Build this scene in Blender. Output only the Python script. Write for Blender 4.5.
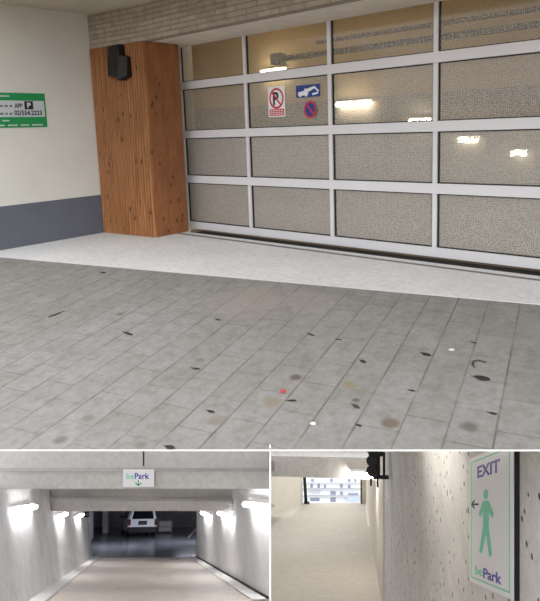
import bpy, bmesh, math, random
from mathutils import Vector, Matrix
random.seed(7)
S = bpy.context.scene
COL = S.collection
for o in list(bpy.data.objects): bpy.data.objects.remove(o)

# ---------------------------------------------------------------- camera, world, exposure
F = 598.0
PX, PY = 270.0, 225.0            # where the optical axis meets the picture (a shifted lens)
EYE = Vector((0, 0, 1.3))
R = Matrix(((0.75556742, -0.07621305, 0.65062235),
            (0.65414858, 0.14046755, -0.74320825),
            (-0.03474916, 0.98714763, 0.15598736)))
cam_d = bpy.data.cameras.new('camera'); cam = bpy.data.objects.new('camera', cam_d); COL.objects.link(cam)
cam.matrix_world = Matrix.Translation(EYE) @ R.to_4x4()
cam_d.sensor_fit = 'VERTICAL'; cam_d.sensor_height = 24.0; cam_d.sensor_width = 24.0
cam_d.lens = 24.0 * F / 601.0
cam_d.shift_x = 0.0
cam_d.shift_y = -(300.5 - PY) / 601.0
cam_d.clip_start = 0.05; cam_d.clip_end = 600
S.camera = cam
W = bpy.data.worlds.new('overcast'); S.world = W; W.use_nodes = True
bg = W.node_tree.nodes['Background']
_tc = W.node_tree.nodes.new('ShaderNodeTexCoord'); _sx = W.node_tree.nodes.new('ShaderNodeSeparateXYZ'); _cr = W.node_tree.nodes.new('ShaderNodeValToRGB')
W.node_tree.links.new(_tc.outputs['Generated'], _sx.inputs[0]); W.node_tree.links.new(_sx.outputs['Z'], _cr.inputs['Fac'])
_cr.color_ramp.elements[0].position = 0.0; _cr.color_ramp.elements[0].color = (0.155, 0.125, 0.095, 1)   # ground below the horizon
_cr.color_ramp.elements[1].position = 0.06; _cr.color_ramp.elements[1].color = (0.95, 0.97, 1.0, 1)     # overcast sky
W.node_tree.links.new(_cr.outputs['Color'], bg.inputs['Color']); bg.inputs['Strength'].default_value = 2.28
S.view_settings.view_transform = 'Standard'; S.view_settings.look = 'None'
S.view_settings.gamma = 1.0; S.view_settings.use_curve_mapping = False
S.view_settings.exposure = 0.0

# ---------------------------------------------------------------- materials
def srgb(c):
    f = lambda v: (v/255/12.92) if v/255 <= 0.04045 else ((v/255+0.055)/1.055)**2.4
    return (f(c[0]), f(c[1]), f(c[2]), 1)
def nodes(name):
    m = bpy.data.materials.new(name); m.use_nodes = True
    nt = m.node_tree
    return m, nt, nt.nodes, nt.links, nt.nodes['Principled BSDF']
def mapping(N, Lk, scale=(1, 1, 1)):
    tc = N.new('ShaderNodeTexCoord'); mp = N.new('ShaderNodeMapping'); mp.inputs['Scale'].default_value = scale
    Lk.new(tc.outputs['Object'], mp.inputs['Vector']); return mp.outputs['Vector']
def noise(N, Lk, vec, scale, detail=4, rough=0.6):
    n = N.new('ShaderNodeTexNoise'); n.inputs['Scale'].default_value = scale
    n.inputs['Detail'].default_value = detail; n.inputs['Roughness'].default_value = rough
    Lk.new(vec, n.inputs['Vector']); return n.outputs['Fac']
def ramp(N, Lk, fac, stops):
    r = N.new('ShaderNodeValToRGB'); e = r.color_ramp.elements
    while len(e) < len(stops): e.new(0.5)
    for i, (p, c) in enumerate(stops): e[i].position = p; e[i].color = c
    Lk.new(fac, r.inputs['Fac']); return r.outputs['Color']
def mix(N, Lk, fac, a, b, mode='MIX'):
    m = N.new('ShaderNodeMix'); m.data_type = 'RGBA'; m.blend_type = mode
    for s, v in ((0, fac), (6, a), (7, b)):
        if hasattr(v, 'is_linked') or hasattr(v, 'links'): Lk.new(v, m.inputs[s])
        else: m.inputs[s].default_value = v
    return m.outputs[2]
def bump(N, Lk, P, h, strength=0.3, dist=0.01):
    b = N.new('ShaderNodeBump'); b.inputs['Strength'].default_value = strength; b.inputs['Distance'].default_value = dist
    Lk.new(h, b.inputs['Height']); Lk.new(b.outputs['Normal'], P.inputs['Normal']); return b
def plain(name, c, rough=0.6, metal=0.0, var=0.0, scale=6, bmp=0.0, stretch=(1, 1, 1)):
    m, nt, N, Lk, P = nodes(name)
    P.inputs['Roughness'].default_value = rough; P.inputs['Metallic'].default_value = metal
    col = srgb(c)
    v = mapping(N, Lk, stretch); f = noise(N, Lk, v, scale)
    lo = tuple(x*(1-var) for x in col[:3]) + (1,); hi = tuple(min(1, x*(1+var)) for x in col[:3]) + (1,)
    Lk.new(ramp(N, Lk, f, [(0.3, lo), (0.7, hi)]), P.inputs['Base Color'])
    if bmp: bump(N, Lk, P, noise(N, Lk, v, scale*8), bmp)
    return m
def glow(name, c, s):
    m, nt, N, Lk, P = nodes(name)
    P.inputs['Base Color'].default_value = srgb(c); P.inputs['Emission Color'].default_value = srgb(c)
    P.inputs['Emission Strength'].default_value = s; return m
def concrete(name, c, var=0.12, holes=0.0, scale=1.6, streak=(1, 1, 1), rough=0.8, hs=7.0):
    m, nt, N, Lk, P = nodes(name)
    v = mapping(N, Lk, streak); w_ = mapping(N, Lk)
    a = noise(N, Lk, v, scale, 8, 0.65); b = noise(N, Lk, w_, scale*12, 4)
    col = srgb(c)
    lo = tuple(x*(1-2*var) for x in col[:3])+(1,); hi = tuple(min(1, x*(1+var)) for x in col[:3])+(1,)
    c1 = ramp(N, Lk, a, [(0.3, lo), (0.7, hi)])
    c2 = ramp(N, Lk, b, [(0.3, (0.86, 0.86, 0.86, 1)), (0.6, (1, 1, 1, 1))])
    cc = mix(N, Lk, 1.0, c1, c2, 'MULTIPLY')
    if holes:
        vo = N.new('ShaderNodeTexVoronoi'); vo.inputs['Scale'].default_value = hs; Lk.new(w_, vo.inputs['Vector'])
        g = noise(N, Lk, w_, 2.3)
        mm = N.new('ShaderNodeMath'); mm.operation = 'MULTIPLY_ADD'
        Lk.new(g, mm.inputs[0]); mm.inputs[1].default_value = -0.28; Lk.new(vo.outputs['Distance'], mm.inputs[2])
        k = ramp(N, Lk, mm.outputs[0], [(0.0, (1, 1, 1, 1)), (holes, (0, 0, 0, 1))])
        cc = mix(N, Lk, k, cc, (0.07, 0.065, 0.06, 1))
    Lk.new(cc, P.inputs['Base Color']); P.inputs['Roughness'].default_value = rough
    bump(N, Lk, P, b, 0.25, 0.01)
    return m

def paving_material(stains):
    m, nt, N, Lk, P = nodes('grey_pavers')
    v = mapping(N, Lk)
    v.node.inputs['Location'].default_value = (0, .0998, 0)
    wob = N.new('ShaderNodeTexNoise'); wob.inputs['Scale'].default_value = 1.2; Lk.new(v, wob.inputs['Vector'])
    br = N.new('ShaderNodeTexBrick'); Lk.new(v, br.inputs['Vector'])
    br.inputs['Scale'].default_value = 1.0; br.inputs['Brick Width'].default_value = 0.315; br.inputs['Row Height'].default_value = 0.2139
    br.inputs['Mortar Size'].default_value = 0.0045; br.inputs['Mortar Smooth'].default_value = 0.4
    br.offset = 0.5; br.offset_frequency = 2
    br.inputs['Color1'].default_value = srgb((155, 153, 150)); br.inputs['Color2'].default_value = srgb((149, 147, 143))
    br.inputs['Mortar'].default_value = srgb((126, 123, 119))
    # joints filled with sand in places
    jn = noise(N, Lk, v, 1.9, 3)
    fill = ramp(N, Lk, jn, [(0.40, (1, 1, 1, 1)), (0.62, (0.25, 0.25, 0.25, 1))])
    flat = N.new('ShaderNodeTexBrick'); Lk.new(v, flat.inputs['Vector'])
    flat.inputs['Scale'].default_value = 1.0; flat.inputs['Brick Width'].default_value = 0.315; flat.inputs['Row Height'].default_value = 0.2139
    flat.inputs['Mortar Size'].default_value = 0.0; flat.offset = 0.5
    for k in ('Color1', 'Color2'): flat.inputs[k].default_value = br.inputs[k].default_value
    base = mix(N, Lk, fill, flat.outputs['Color'], br.outputs['Color'])
    n1 = noise(N, Lk, v, 0.9, 6); n2 = noise(N, Lk, v, 26, 5, 0.7); n3 = noise(N, Lk, v, 4.5, 4)
    base = mix(N, Lk, 1.0, base, ramp(N, Lk, n1, [(0.3, (0.90, 0.885, 0.865, 1)), (0.7, (1, 1, 1, 1))]), 'MULTIPLY')
    base = mix(N, Lk, 1.0, base, ramp(N, Lk, n2, [(0.3, (0.84, 0.84, 0.83, 1)), (0.65, (1.06, 1.06, 1.06, 1))]), 'MULTIPLY')
    base = mix(N, Lk, 1.0, base, ramp(N, Lk, n3, [(0.3, (0.90, 0.89, 0.88, 1)), (0.6, (1, 1, 1, 1))]), 'MULTIPLY')
    sp = N.new('ShaderNodeSeparateXYZ'); Lk.new(v, sp.inputs[0])
    def mth(op, a, b=None):
        q = N.new('ShaderNodeMath'); q.operation = op
        for i_, z_ in enumerate((a, b)):
            if z_ is None: continue
            if isinstance(z_, (int, float)): q.inputs[i_].default_value = z_
            else: Lk.new(z_, q.inputs[i_])
        return q.outputs[0]
    jw = noise(N, Lk, v, 7.0, 3)
    fr_ = mth('PINGPONG', sp.outputs['Y'], 0.2139/2)       # distance to the nearest row joint
    near = mth('ADD', fr_, mth('MULTIPLY', jw, -0.0085))
    jm = ramp(N, Lk, near, [(0.0, (.62, .62, .62, 1)), (0.003, (0, 0, 0, 1))])
    patch = ramp(N, Lk, noise(N, Lk, v, 2.2, 4), [(0.42, (.12, .12, .12, 1)), (0.62, (1, 1, 1, 1))])
    base = mix(N, Lk, mix(N, Lk, 1.0, jm, patch, 'MULTIPLY'), base, srgb((92, 88, 83)))
    blot = ramp(N, Lk, noise(N, Lk, v, 11, 4, .6), [(0.36, (0.87, .86, .84, 1)), (0.5, (1, 1, 1, 1)), (0.68, (1.07, 1.07, 1.06, 1))])
    base = mix(N, Lk, 1.0, base, blot, 'MULTIPLY')
    for (x, y, r, c, s) in stains:
        sub = N.new('ShaderNodeVectorMath'); sub.operation = 'SUBTRACT'; Lk.new(v, sub.inputs[0]); sub.inputs[1].default_value = (x, y+.0998, 0)
        ln = N.new('ShaderNodeVectorMath'); ln.operation = 'LENGTH'; Lk.new(sub.outputs[0], ln.inputs[0])
        ad = N.new('ShaderNodeMath'); ad.operation = 'MULTIPLY_ADD'; Lk.new(n3, ad.inputs[0]); ad.inputs[1].default_value = -r*0.9; Lk.new(ln.outputs['Value'], ad.inputs[2])
        k = ramp(N, Lk, ad.outputs[0], [(0.0, (s, s, s, 1)), (max(0.001, r*0.5), (0, 0, 0, 1))])
        base = mix(N, Lk, k, base, srgb(c))
    Lk.new(base, P.inputs['Base Color']); P.inputs['Roughness'].default_value = 0.72
    h = mix(N, Lk, 0.25, br.outputs['Fac'], n2)
    b = bump(N, Lk, P, h, 0.35, 0.006); b.invert = True
    return m

def brick_material():
    m, nt, N, Lk, P = nodes('pale_slim_brick')
    tc = N.new('ShaderNodeTexCoord'); sx = N.new('ShaderNodeSeparateXYZ'); cx = N.new('ShaderNodeCombineXYZ')
    Lk.new(tc.outputs['Object'], sx.inputs[0]); Lk.new(sx.outputs['X'], cx.inputs['X']); Lk.new(sx.outputs['Z'], cx.inputs['Y'])
    v = cx.outputs[0]
    br = N.new('ShaderNodeTexBrick'); Lk.new(v, br.inputs['Vector']); br.inputs['Scale'].default_value = 1.0
    br.inputs['Brick Width'].default_value = 0.30; br.inputs['Row Height'].default_value = 0.058
    br.inputs['Mortar Size'].default_value = 0.009; br.inputs['Mortar Smooth'].default_value = 0.3
    br.inputs['Color1'].default_value = srgb((190, 176, 160)); br.inputs['Color2'].default_value = srgb((170, 157, 142))
    br.inputs['Mortar'].default_value = srgb((152, 140, 127))
    n = noise(N, Lk, v, 9, 5)
    c = mix(N, Lk, 1.0, br.outputs['Color'], ramp(N, Lk, n, [(0.3, (0.8, 0.8, 0.8, 1)), (0.7, (1.1, 1.1, 1.1, 1))]), 'MULTIPLY')
    Lk.new(c, P.inputs['Base Color']); P.inputs['Roughness'].default_value = 0.8
    b = bump(N, Lk, P, br.outputs['Fac'], 0.3, 0.006); b.invert = True
    return m

def wood_material(name, grain=(14, 14, 0.9), tone=((132, 84, 46), (196, 136, 84))):
    m, nt, N, Lk, P = nodes(name)
    v = mapping(N, Lk, grain); w_ = mapping(N, Lk, (1, 1, 0.6))
    a = noise(N, Lk, v, 2.0, 6, 0.7)
    col = ramp(N, Lk, a, [(0.28, srgb(tone[0])), (0.72, srgb(tone[1]))])
    wv = N.new('ShaderNodeTexVoronoi'); wv.inputs['Scale'].default_value = 8.0; Lk.new(w_, wv.inputs['Vector'])
    k = ramp(N, Lk, wv.outputs['Distance'], [(0.07, (1, 1, 1, 1)), (0.21, (0, 0, 0, 1))])
    col = mix(N, Lk, k, col, srgb((92, 52, 28)))
    big = noise(N, Lk, w_, 1.5, 3)
    col = mix(N, Lk, 1.0, col, ramp(N, Lk, big, [(0.3, (0.82, 0.8, 0.78, 1)), (0.7, (1.05, 1.05, 1.05, 1))]), 'MULTIPLY')
    Lk.new(col, P.inputs['Base Color']); P.inputs['Roughness'].default_value = 0.5
    return m

def mesh_sheet(name, cover, c):
    m, nt, N, Lk, P = nodes(name)
    tc = N.new('ShaderNodeTexCoord'); sx = N.new('ShaderNodeSeparateXYZ'); cx = N.new('ShaderNodeCombineXYZ')
    Lk.new(tc.outputs['Object'], sx.inputs[0]); Lk.new(sx.outputs['X'], cx.inputs['X']); Lk.new(sx.outputs['Z'], cx.inputs['Y'])
    vo = N.new('ShaderNodeTexVoronoi'); vo.inputs['Scale'].default_value = 62; vo.inputs['Randomness'].default_value = 0.35
    Lk.new(cx.outputs[0], vo.inputs['Vector'])
    hole = ramp(N, Lk, vo.outputs['Distance'], [(cover-0.06, (0, 0, 0, 1)), (cover+0.06, (1, 1, 1, 1))])
    P.inputs['Base Color'].default_value = srgb(c); P.inputs['Roughness'].default_value = 0.45; P.inputs['Metallic'].default_value = 0.1
    tr = N.new('ShaderNodeBsdfTransparent'); ms = N.new('ShaderNodeMixShader')
    Lk.new(hole, ms.inputs[0]); Lk.new(tr.outputs[0], ms.inputs[1]); Lk.new(P.outputs[0], ms.inputs[2])
    Lk.new(ms.outputs[0], nt.nodes['Material Output'].inputs['Surface'])
    return m
def glass_material():
    m, nt, N, Lk, P = nodes('acrylic_glass')
    tr = N.new('ShaderNodeBsdfTransparent'); tr.inputs[0].default_value = (0.93, 0.92, 0.90, 1)
    gl = N.new('ShaderNodeBsdfGlossy'); gl.inputs['Roughness'].default_value = 0.06
    fr = N.new('ShaderNodeFresnel'); fr.inputs['IOR'].default_value = 1.4
    ge = N.new('ShaderNodeNewGeometry'); sb = N.new('ShaderNodeMath'); sb.operation = 'SUBTRACT'; sb.use_clamp = True
    Lk.new(fr.outputs[0], sb.inputs[0]); Lk.new(ge.outputs['Backfacing'], sb.inputs[1])
    ms = N.new('ShaderNodeMixShader'); Lk.new(sb.outputs[0], ms.inputs[0]); Lk.new(tr.outputs[0], ms.inputs[1]); Lk.new(gl.outputs[0], ms.inputs[2])
    Lk.new(ms.outputs[0], nt.nodes['Material Output'].inputs['Surface'])
    return m

MAT = dict(
    cream=plain('cream_plaster', (226, 224, 216), 0.85, var=0.03, scale=1.5, bmp=0.1),
    greyband=plain('slate_grey_paint', (101, 104, 114), 0.6, var=0.05, scale=2),
    ceil=plain('ceiling_plaster', (196, 186, 172), 0.9, var=0.03, scale=2),
    brick=brick_material(),
    soffit=plain('soffit_plaster', (226, 216, 204), 0.8, var=0.08, scale=5),
    apron=concrete('pale_concrete_apron', (246, 246, 246), 0.04, scale=1.5, rough=0.7),
    steel=plain('galvanised_steel', (150, 150, 150), 0.45, 0.6, var=0.15, scale=20),
    dusty_steel=plain('dusty_steel', (112, 108, 100), 0.7, 0.2, var=0.25, scale=25), pipe=plain('painted_pipe', (120, 106, 86), 0.6),
    groove_shade=plain('groove_shade_brown', (58, 36, 22), 0.8),  # dark core colour paints the shade in the grooves between the battens
    black=plain('matt_black', (17, 17, 18), 0.5, var=0.1),
    gap=plain('dark_gap', (22, 22, 23), 0.9),
    wood=wood_material('larch_battens'), woodp=wood_material('larch_boards', (3, 3, 0.8), ((124, 76, 42), (172, 112, 68))),
    white_frame=plain('white_aluminium', (226, 224, 226), 0.35, var=0.02, scale=3),
    glass=glass_material(),
    sheetA=mesh_sheet('fine_perforated_sheet', 0.52, (198, 190, 176)),
    sheetB=mesh_sheet('dense_perforated_sheet', 0.41, (196, 191, 186)),
    sheetC=mesh_sheet('closed_perforated_sheet', 0.27, (200, 197, 194)),
    beige=plain('beige_inner_wall', (196, 178, 140), 0.9, var=0.05, scale=1.5),
    innergrey=plain('grey_inner_wall', (152, 146, 138), 0.9, var=0.08, scale=1.5),
    tube=glow('lit_tube', (255, 240, 214), 42.0),
    tube_cool=glow('lit_cool_tube', (250, 250, 255), 34.0),
    tube_fill=glow('fill_strip', (238, 240, 255), 230.0),
    tube_added=glow('added_wall_tube', (255, 250, 242), 22.0),
    tube_exit=glow('exit_tube', (255, 248, 236), 95.0),
    housing=plain('lamp_housing', (225, 225, 222), 0.5),
    white=plain('white_sign', (240, 240, 242), 0.4), sgreen=plain('sign_green', (28, 150, 82), 0.45),
    signgrey=plain('sign_pale_grey', (205, 210, 214), 0.5), ink=plain('dark_ink', (38, 40, 48), 0.6),
    inkgrey=plain('grey_ink', (120, 124, 132), 0.6),
    red=plain('sign_red', (205, 40, 70), 0.5), blue=plain('sign_blue', (32, 62, 138), 0.5),
    purple=plain('letter_purple', (74, 68, 166), 0.5), mint=plain('mint_green', (122, 214, 178), 0.5),
    leafgreen=plain('arrow_green', (36, 160, 100), 0.5),
    edge=plain('white_painted_edge', (250, 250, 250), 0.5),
    leaf=plain('dry_leaf', (74, 66, 52), 0.8, var=0.3, scale=40), leafb=plain('wet_dark_leaf', (50, 46, 42), 0.6, var=0.2, scale=40),
    petal=plain('red_petal', (208, 70, 80), 0.6), paper=plain('white_scrap', (235, 233, 228), 0.7),
    twig=plain('twig_bark', (84, 74, 58), 0.8, var=0.2, scale=40),
    rampwall=concrete('cast_concrete_wall', (205, 204, 203), 0.10, scale=1.0, streak=(1, 1, 1)),
    rampwall2=concrete('smooth_concrete_wall', (214, 213, 212), 0.05, scale=0.8),
    beam=concrete('cast_concrete_beam', (206, 203, 199), 0.05, scale=0.8),
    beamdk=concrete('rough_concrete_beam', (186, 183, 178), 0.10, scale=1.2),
    rampfloor=concrete('beige_ramp_concrete', (192, 182, 172), 0.05, scale=1.0, rough=0.6),
    kerb=concrete('kerb_concrete', (214, 211, 207), 0.06, scale=2.0),
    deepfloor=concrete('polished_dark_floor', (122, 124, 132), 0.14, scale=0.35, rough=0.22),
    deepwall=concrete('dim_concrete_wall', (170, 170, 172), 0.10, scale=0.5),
    carwhite=plain('white_car_paint', (232, 233, 236), 0.25), carglass=plain('tinted_glass', (14, 16, 20), 0.12),
    rubber=plain('tyre_rubber', (20, 20, 20), 0.8), hub=plain('wheel_metal', (130, 132, 136), 0.35, 0.7),
    tail=plain('tail_lamp_red', (84, 26, 28), 0.3), bumper=plain('black_bumper', (24, 24, 26), 0.55),
    plate=plain('dark_plate', (28, 26, 30), 0.5),
    roughwall=concrete('pitted_concrete_wall', (226, 223, 219), 0.10, holes=0.03, scale=2.2, hs=9),
    ramptan=concrete('tan_ramp_concrete', (188, 180, 167), 0.04, scale=0.6),
    creamwall=plain('cream_side_wall', (214, 208, 192), 0.85, var=0.04, scale=1),
    stripwall=concrete('pale_wall', (222, 214, 204), 0.05, scale=0.6),
    facade=plain('pale_facade', (236, 238, 244), 0.8, var=0.03, scale=0.2),
    facadew=plain('facade_window', (150, 158, 176), 0.25), facadeb=plain('facade_balcony', (196, 212, 232), 0.5),
    facadeg=plain('facade_slab', (196, 198, 204), 0.7),
)

# ---------------------------------------------------------------- mesh helpers (all in world coordinates unless a frame is passed)
I4 = Matrix.Identity(4)
class MB:
    def __init__(s): s.v = []; s.f = []
    def add(s, vs, fs):
        k = len(s.v); s.v += [Vector(a) for a in vs]; s.f += [tuple(i+k for i in f) for f in fs]; return s
    def hexa(s, p):   # 4 bottom (ccw) then 4 top
        return s.add(p, [(0, 3, 2, 1), (4, 5, 6, 7), (0, 1, 5, 4), (1, 2, 6, 5), (2, 3, 7, 6), (3, 0, 4, 7)])
    def box(s, a, b, M=I4):
        (x0, y0, z0), (x1, y1, z1) = a, b
        P = [(x0, y0, z0), (x1, y0, z0), (x1, y1, z0), (x0, y1, z0), (x0, y0, z1), (x1, y0, z1), (x1, y1, z1), (x0, y1, z1)]
        return s.hexa([M @ Vector(q) for q in P])
    def prism(s, pts, d):   # polygon pts extruded by vector d
        n = len(pts); pts = [Vector(p) for p in pts]; d = Vector(d)
        return s.add(pts + [p+d for p in pts], [tuple(reversed(range(n))), tuple(range(n, 2*n))] + [(i, (i+1) % n, n+(i+1) % n, n+i) for i in range(n)])
    def tube(s, p0, p1, r, n=14, r1=None):
        p0, p1 = Vector(p0), Vector(p1); d = (p1-p0).normalized(); r1 = r if r1 is None else r1
        a = d.orthogonal().normalized(); b = d.cross(a)
        V = [p0+(a*math.cos(2*math.pi*i/n)+b*math.sin(2*math.pi*i/n))*r for i in range(n)] + [p1+(a*math.cos(2*math.pi*i/n)+b*math.sin(2*math.pi*i/n))*r1 for i in range(n)]
        return s.add(V, [tuple(reversed(range(n))), tuple(range(n, 2*n))] + [(i, (i+1) % n, n+(i+1) % n, n+i) for i in range(n)])
    def build(s, name, mat, parent=None, bevel=0, smooth=False, origin=None):
        if parent is not None: Mi = PM[parent.name].inverted()
        else:
            if origin is None:
                xs = [v.x for v in s.v]; ys = [v.y for v in s.v]; zs = [v.z for v in s.v]
                origin = Vector(((min(xs)+max(xs))/2, (min(ys)+max(ys))/2, min(zs)))
            Mi = Matrix.Translation(-Vector(origin)) if not isinstance(origin, Matrix) else origin.inverted()
        me = bpy.data.meshes.new(name); me.from_pydata([Mi @ v for v in s.v], [], s.f)
        bm = bmesh.new(); bm.from_mesh(me); bmesh.ops.recalc_face_normals(bm, faces=bm.faces); bm.to_mesh(me); bm.free()
        me.materials.append(MAT[mat] if isinstance(mat, str) else mat)
        o = bpy.data.objects.new(name, me); COL.objects.link(o)
        if parent is not None: o.parent = parent; PM[o.name] = PM[parent.name].copy()
        else:
            o.matrix_world = Mi.inverted(); PM[o.name] = Mi.inverted()
        if smooth:
            for p in me.polygons: p.use_smooth = True
        if bevel:
            b = o.modifiers.new('bevel', 'BEVEL'); b.width = bevel; b.segments = 2; b.limit_method = 'ANGLE'
        return o
PM = {}
def tag(o, label=None, cat=None, group=None, kind=None):
    for k, v in (('label', label), ('category', cat), ('group', group), ('kind', kind)):
        if v: o[k] = v
    return o
def thing(name, M, label, cat, group=None):
    if isinstance(M, (tuple, Vector)): M = Matrix.Translation(Vector(M))
    o = bpy.data.objects.new(name, None); COL.objects.link(o); o.matrix_world = M; PM[o.name] = M.copy(); o.empty_display_size = 0.1
    return tag(o, label, cat, group)
def struct(o): o['kind'] = 'structure'; return o
def text_mb(txt, fn, box, depth=0.002, bold=0.02, space=1.0, fit=True):
    """lettering: fn(x, y, h) maps sign coordinates to the world; box = x0,y0,x1,y1"""
    cu = bpy.data.curves.new('t', 'FONT'); cu.body = txt; cu.offset = bold; cu.extrude = 0.5; cu.space_character = space; cu.resolution_u = 3
    o = bpy.data.objects.new('t', cu); COL.objects.link(o)
    dg = bpy.context.evaluated_depsgraph_get(); me = bpy.data.meshes.new_from_object(o.evaluated_get(dg))
    xs = [v.co.x for v in me.vertices]; ys = [v.co.y for v in me.vertices]
    ax, bx, ay, by = min(xs), max(xs), min(ys), max(ys); x0, y0, x1, y1 = box
    mb = MB()
    mb.add([fn(x0+(v.co.x-ax)/(bx-ax)*(x1-x0), y0+(v.co.y-ay)/(by-ay)*(y1-y0), depth*(v.co.z+0.5)) for v in me.vertices], [tuple(p.vertices) for p in me.polygons])
    bpy.data.objects.remove(o); bpy.data.curves.remove(cu); bpy.data.meshes.remove(me)
    return mb
def poly(fn, pts, h0, h1):
    mb = MB(); n = len(pts)
    return mb.add([fn(x, y, h0) for x, y in pts]+[fn(x, y, h1) for x, y in pts], [tuple(reversed(range(n))), tuple(range(n, 2*n))]+[(i, (i+1) % n, n+(i+1) % n, n+i) for i in range(n)])
def ring(fn, cx, cy, rx, ry, wx, wy, h0, h1, n=32):
    mb = MB(); V = []
    for h in (h0, h1):
        for k in (0, 1):
            V += [fn(cx+(rx-wx*k)*math.cos(2*math.pi*i/n), cy+(ry-wy*k)*math.sin(2*math.pi*i/n), h) for i in range(n)]
    fs = []
    for i in range(n):
        j = (i+1) % n
        fs += [(2*n+i, 2*n+j, 3*n+j, 3*n+i), (i, n+i, n+j, j), (i, j, 2*n+j, 2*n+i), (n+i, 3*n+i, 3*n+j, n+j)]
    return mb.add(V, fs)
def disc(cx, cy, rx, ry, n=28): return [(cx+rx*math.cos(2*math.pi*i/n), cy+ry*math.sin(2*math.pi*i/n)) for i in range(n)]
def rect(x0, y0, x1, y1): return [(x0, y0), (x1, y0), (x1, y1), (x0, y1)]
def bar2(x0, y0, x1, y1, w):
    d = math.hypot(x1-x0, y1-y0); nx, ny = -(y1-y0)/d*w/2, (x1-x0)/d*w/2
    return [(x0+nx, y0+ny), (x0-nx, y0-ny), (x1-nx, y1-ny), (x1+nx, y1+ny)]

# ================================================================ UPPER PLACE: garage entrance under a passage
XW, YD, YC, XC = -7.05, 5.441, 4.714, -6.053
ZB, ZC = 2.43, 2.86
CEIL_Y0 = 2.6
YS, YL = 5.25, 4.60     # back of the column, front of the column at the wall
# apron
AP = Vector((-3.367, 3.82, 0)); NN = Vector((0.023, -0.080, 0.997)).normalized()
PD = Vector((-0.259, 0.962, 0.083)).normalized(); QD = NN.cross(PD).normalized()
def onp(x, y):   # picture point -> point of the paved surface
    d = R @ Vector(((x-PX)/F, -(y-PY)/F, -1)); t = (AP-EYE).dot(NN)/d.dot(NN); return EYE+d*t
def along(s): return AP + QD*s
e0 = AP + (-QD)*(-1)*(3.82) ; e1 = AP - QD*8.0
# QD points away to the left (-x): left end on the wall, right end beyond the picture
tl = (XW - AP.x)/QD.x; eL = AP + QD*tl; eL.z = 0
eR = AP - QD*4.69; eR.z = 0
mb = MB().prism([(eL.x, eL.y, -0.1), (eR.x, eR.y, -0.1), (eR.x, 5.045, -0.1), (XW, 5.045, -0.1)], (0, 0, 0.1))
struct(tag(mb.build('floor', 'apron'), 'pale concrete strip between the grey paving and the glazed door'))
tr = thing('drain_channel', (-2.8, 5.2, -0.05), 'long steel drainage channel set in the concrete along the foot of the door', 'drain')
MB().box((XC, 5.045, -0.06), (4, 5.085, -0.02)).build('groove', 'gap', tr)
MB().box((XC, 5.085, -0.1), (4, 5.235, -0.006)).build('cover_plate', 'apron', tr)
MB().box((XC, 5.235, -0.1), (4, 5.50, -0.03)).build('door_gap', 'gap', tr)
MB().box((XC, 5.040, -0.03), (4, 5.047, 0.003)).build('steel_edge', 'steel', tr)
MB().box((XC, 5.085, -0.03), (4, 5.092, 0.003)).build('steel_edge', 'steel', tr)

# paving, its local x runs along the rows
PF = Matrix((( PD.x, QD.x, NN.x, AP.x), (PD.y, QD.y, NN.y, AP.y), (PD.z, QD.z, NN.z, AP.z), (0, 0, 0, 1)))
PFi = PF.inverted()
def loc(x, y): q = PFi @ onp(x, y); return q.x, q.y
st = []
for (x, y, r, c, s) in [(350, 385, .055, (140, 128, 96), .75), (390, 423, .06, (112, 98, 84), .9), (470, 427, .06, (100, 94, 88), .8), (296, 377, .05, (96, 86, 76), .9),
                        (272, 402, .07, (140, 126, 104), .7), (200, 360, .04, (120, 112, 92), .7), (60, 440, .05, (110, 104, 98), .8), (250, 300, .45, (160, 146, 138), .5),
                        (218, 420, .06, (128, 116, 104), .6), (120, 314, .05, (112, 106, 92), .8), (140, 445, .04, (110, 105, 100), .6), (45, 333, .05, (134, 128, 120), .6),
                        (310, 300, .3, (160, 150, 142), .4), (430, 360, .05, (130, 124, 112), .5), (88, 418, .05, (118, 112, 106), .7), (356, 400, .03, (90, 84, 80), .8)]:
    a, b = loc(x, y); st.append((a, b, r, c, s))
MAT['paving'] = paving_material(st)
f0, f1 = onp(-60, 449.4), onp(640, 449.4)
fdir = (f1-f0).normalized()
f0 = f0 - fdir*3; f1 = f1 + fdir*3
lw = PF @ Vector(((XW-AP.x)*0, 0, 0))
def onplane_xy(x, y): z = AP.z - (NN.x*(x-AP.x)+NN.y*(y-AP.y))/NN.z; return Vector((x, y, z))
pl = onplane_xy(XW, f0.y + (XW-f0.x)*fdir.y/fdir.x) if False else onplane_xy(XW, -0.9)
poly_p = [pl, f0, f1, onplane_xy(eR.x, eR.y-0.004), onplane_xy(eL.x, eL.y-0.004)]
pav = MB().prism([p - NN*0.008 for p in poly_p], NN*0.008).build('ground_paving', 'paving', origin=PF)
tag(pav, 'grey paved yard of rectangular pavers in front of the door', kind='structure')
MB().prism([p for p in (f0-NN*.0085, f1-NN*.0085, f1, f0)], (R @ Vector((0, 0, 1)))*0.004).build('trim_1', 'edge')['kind'] = 'structure'

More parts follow.
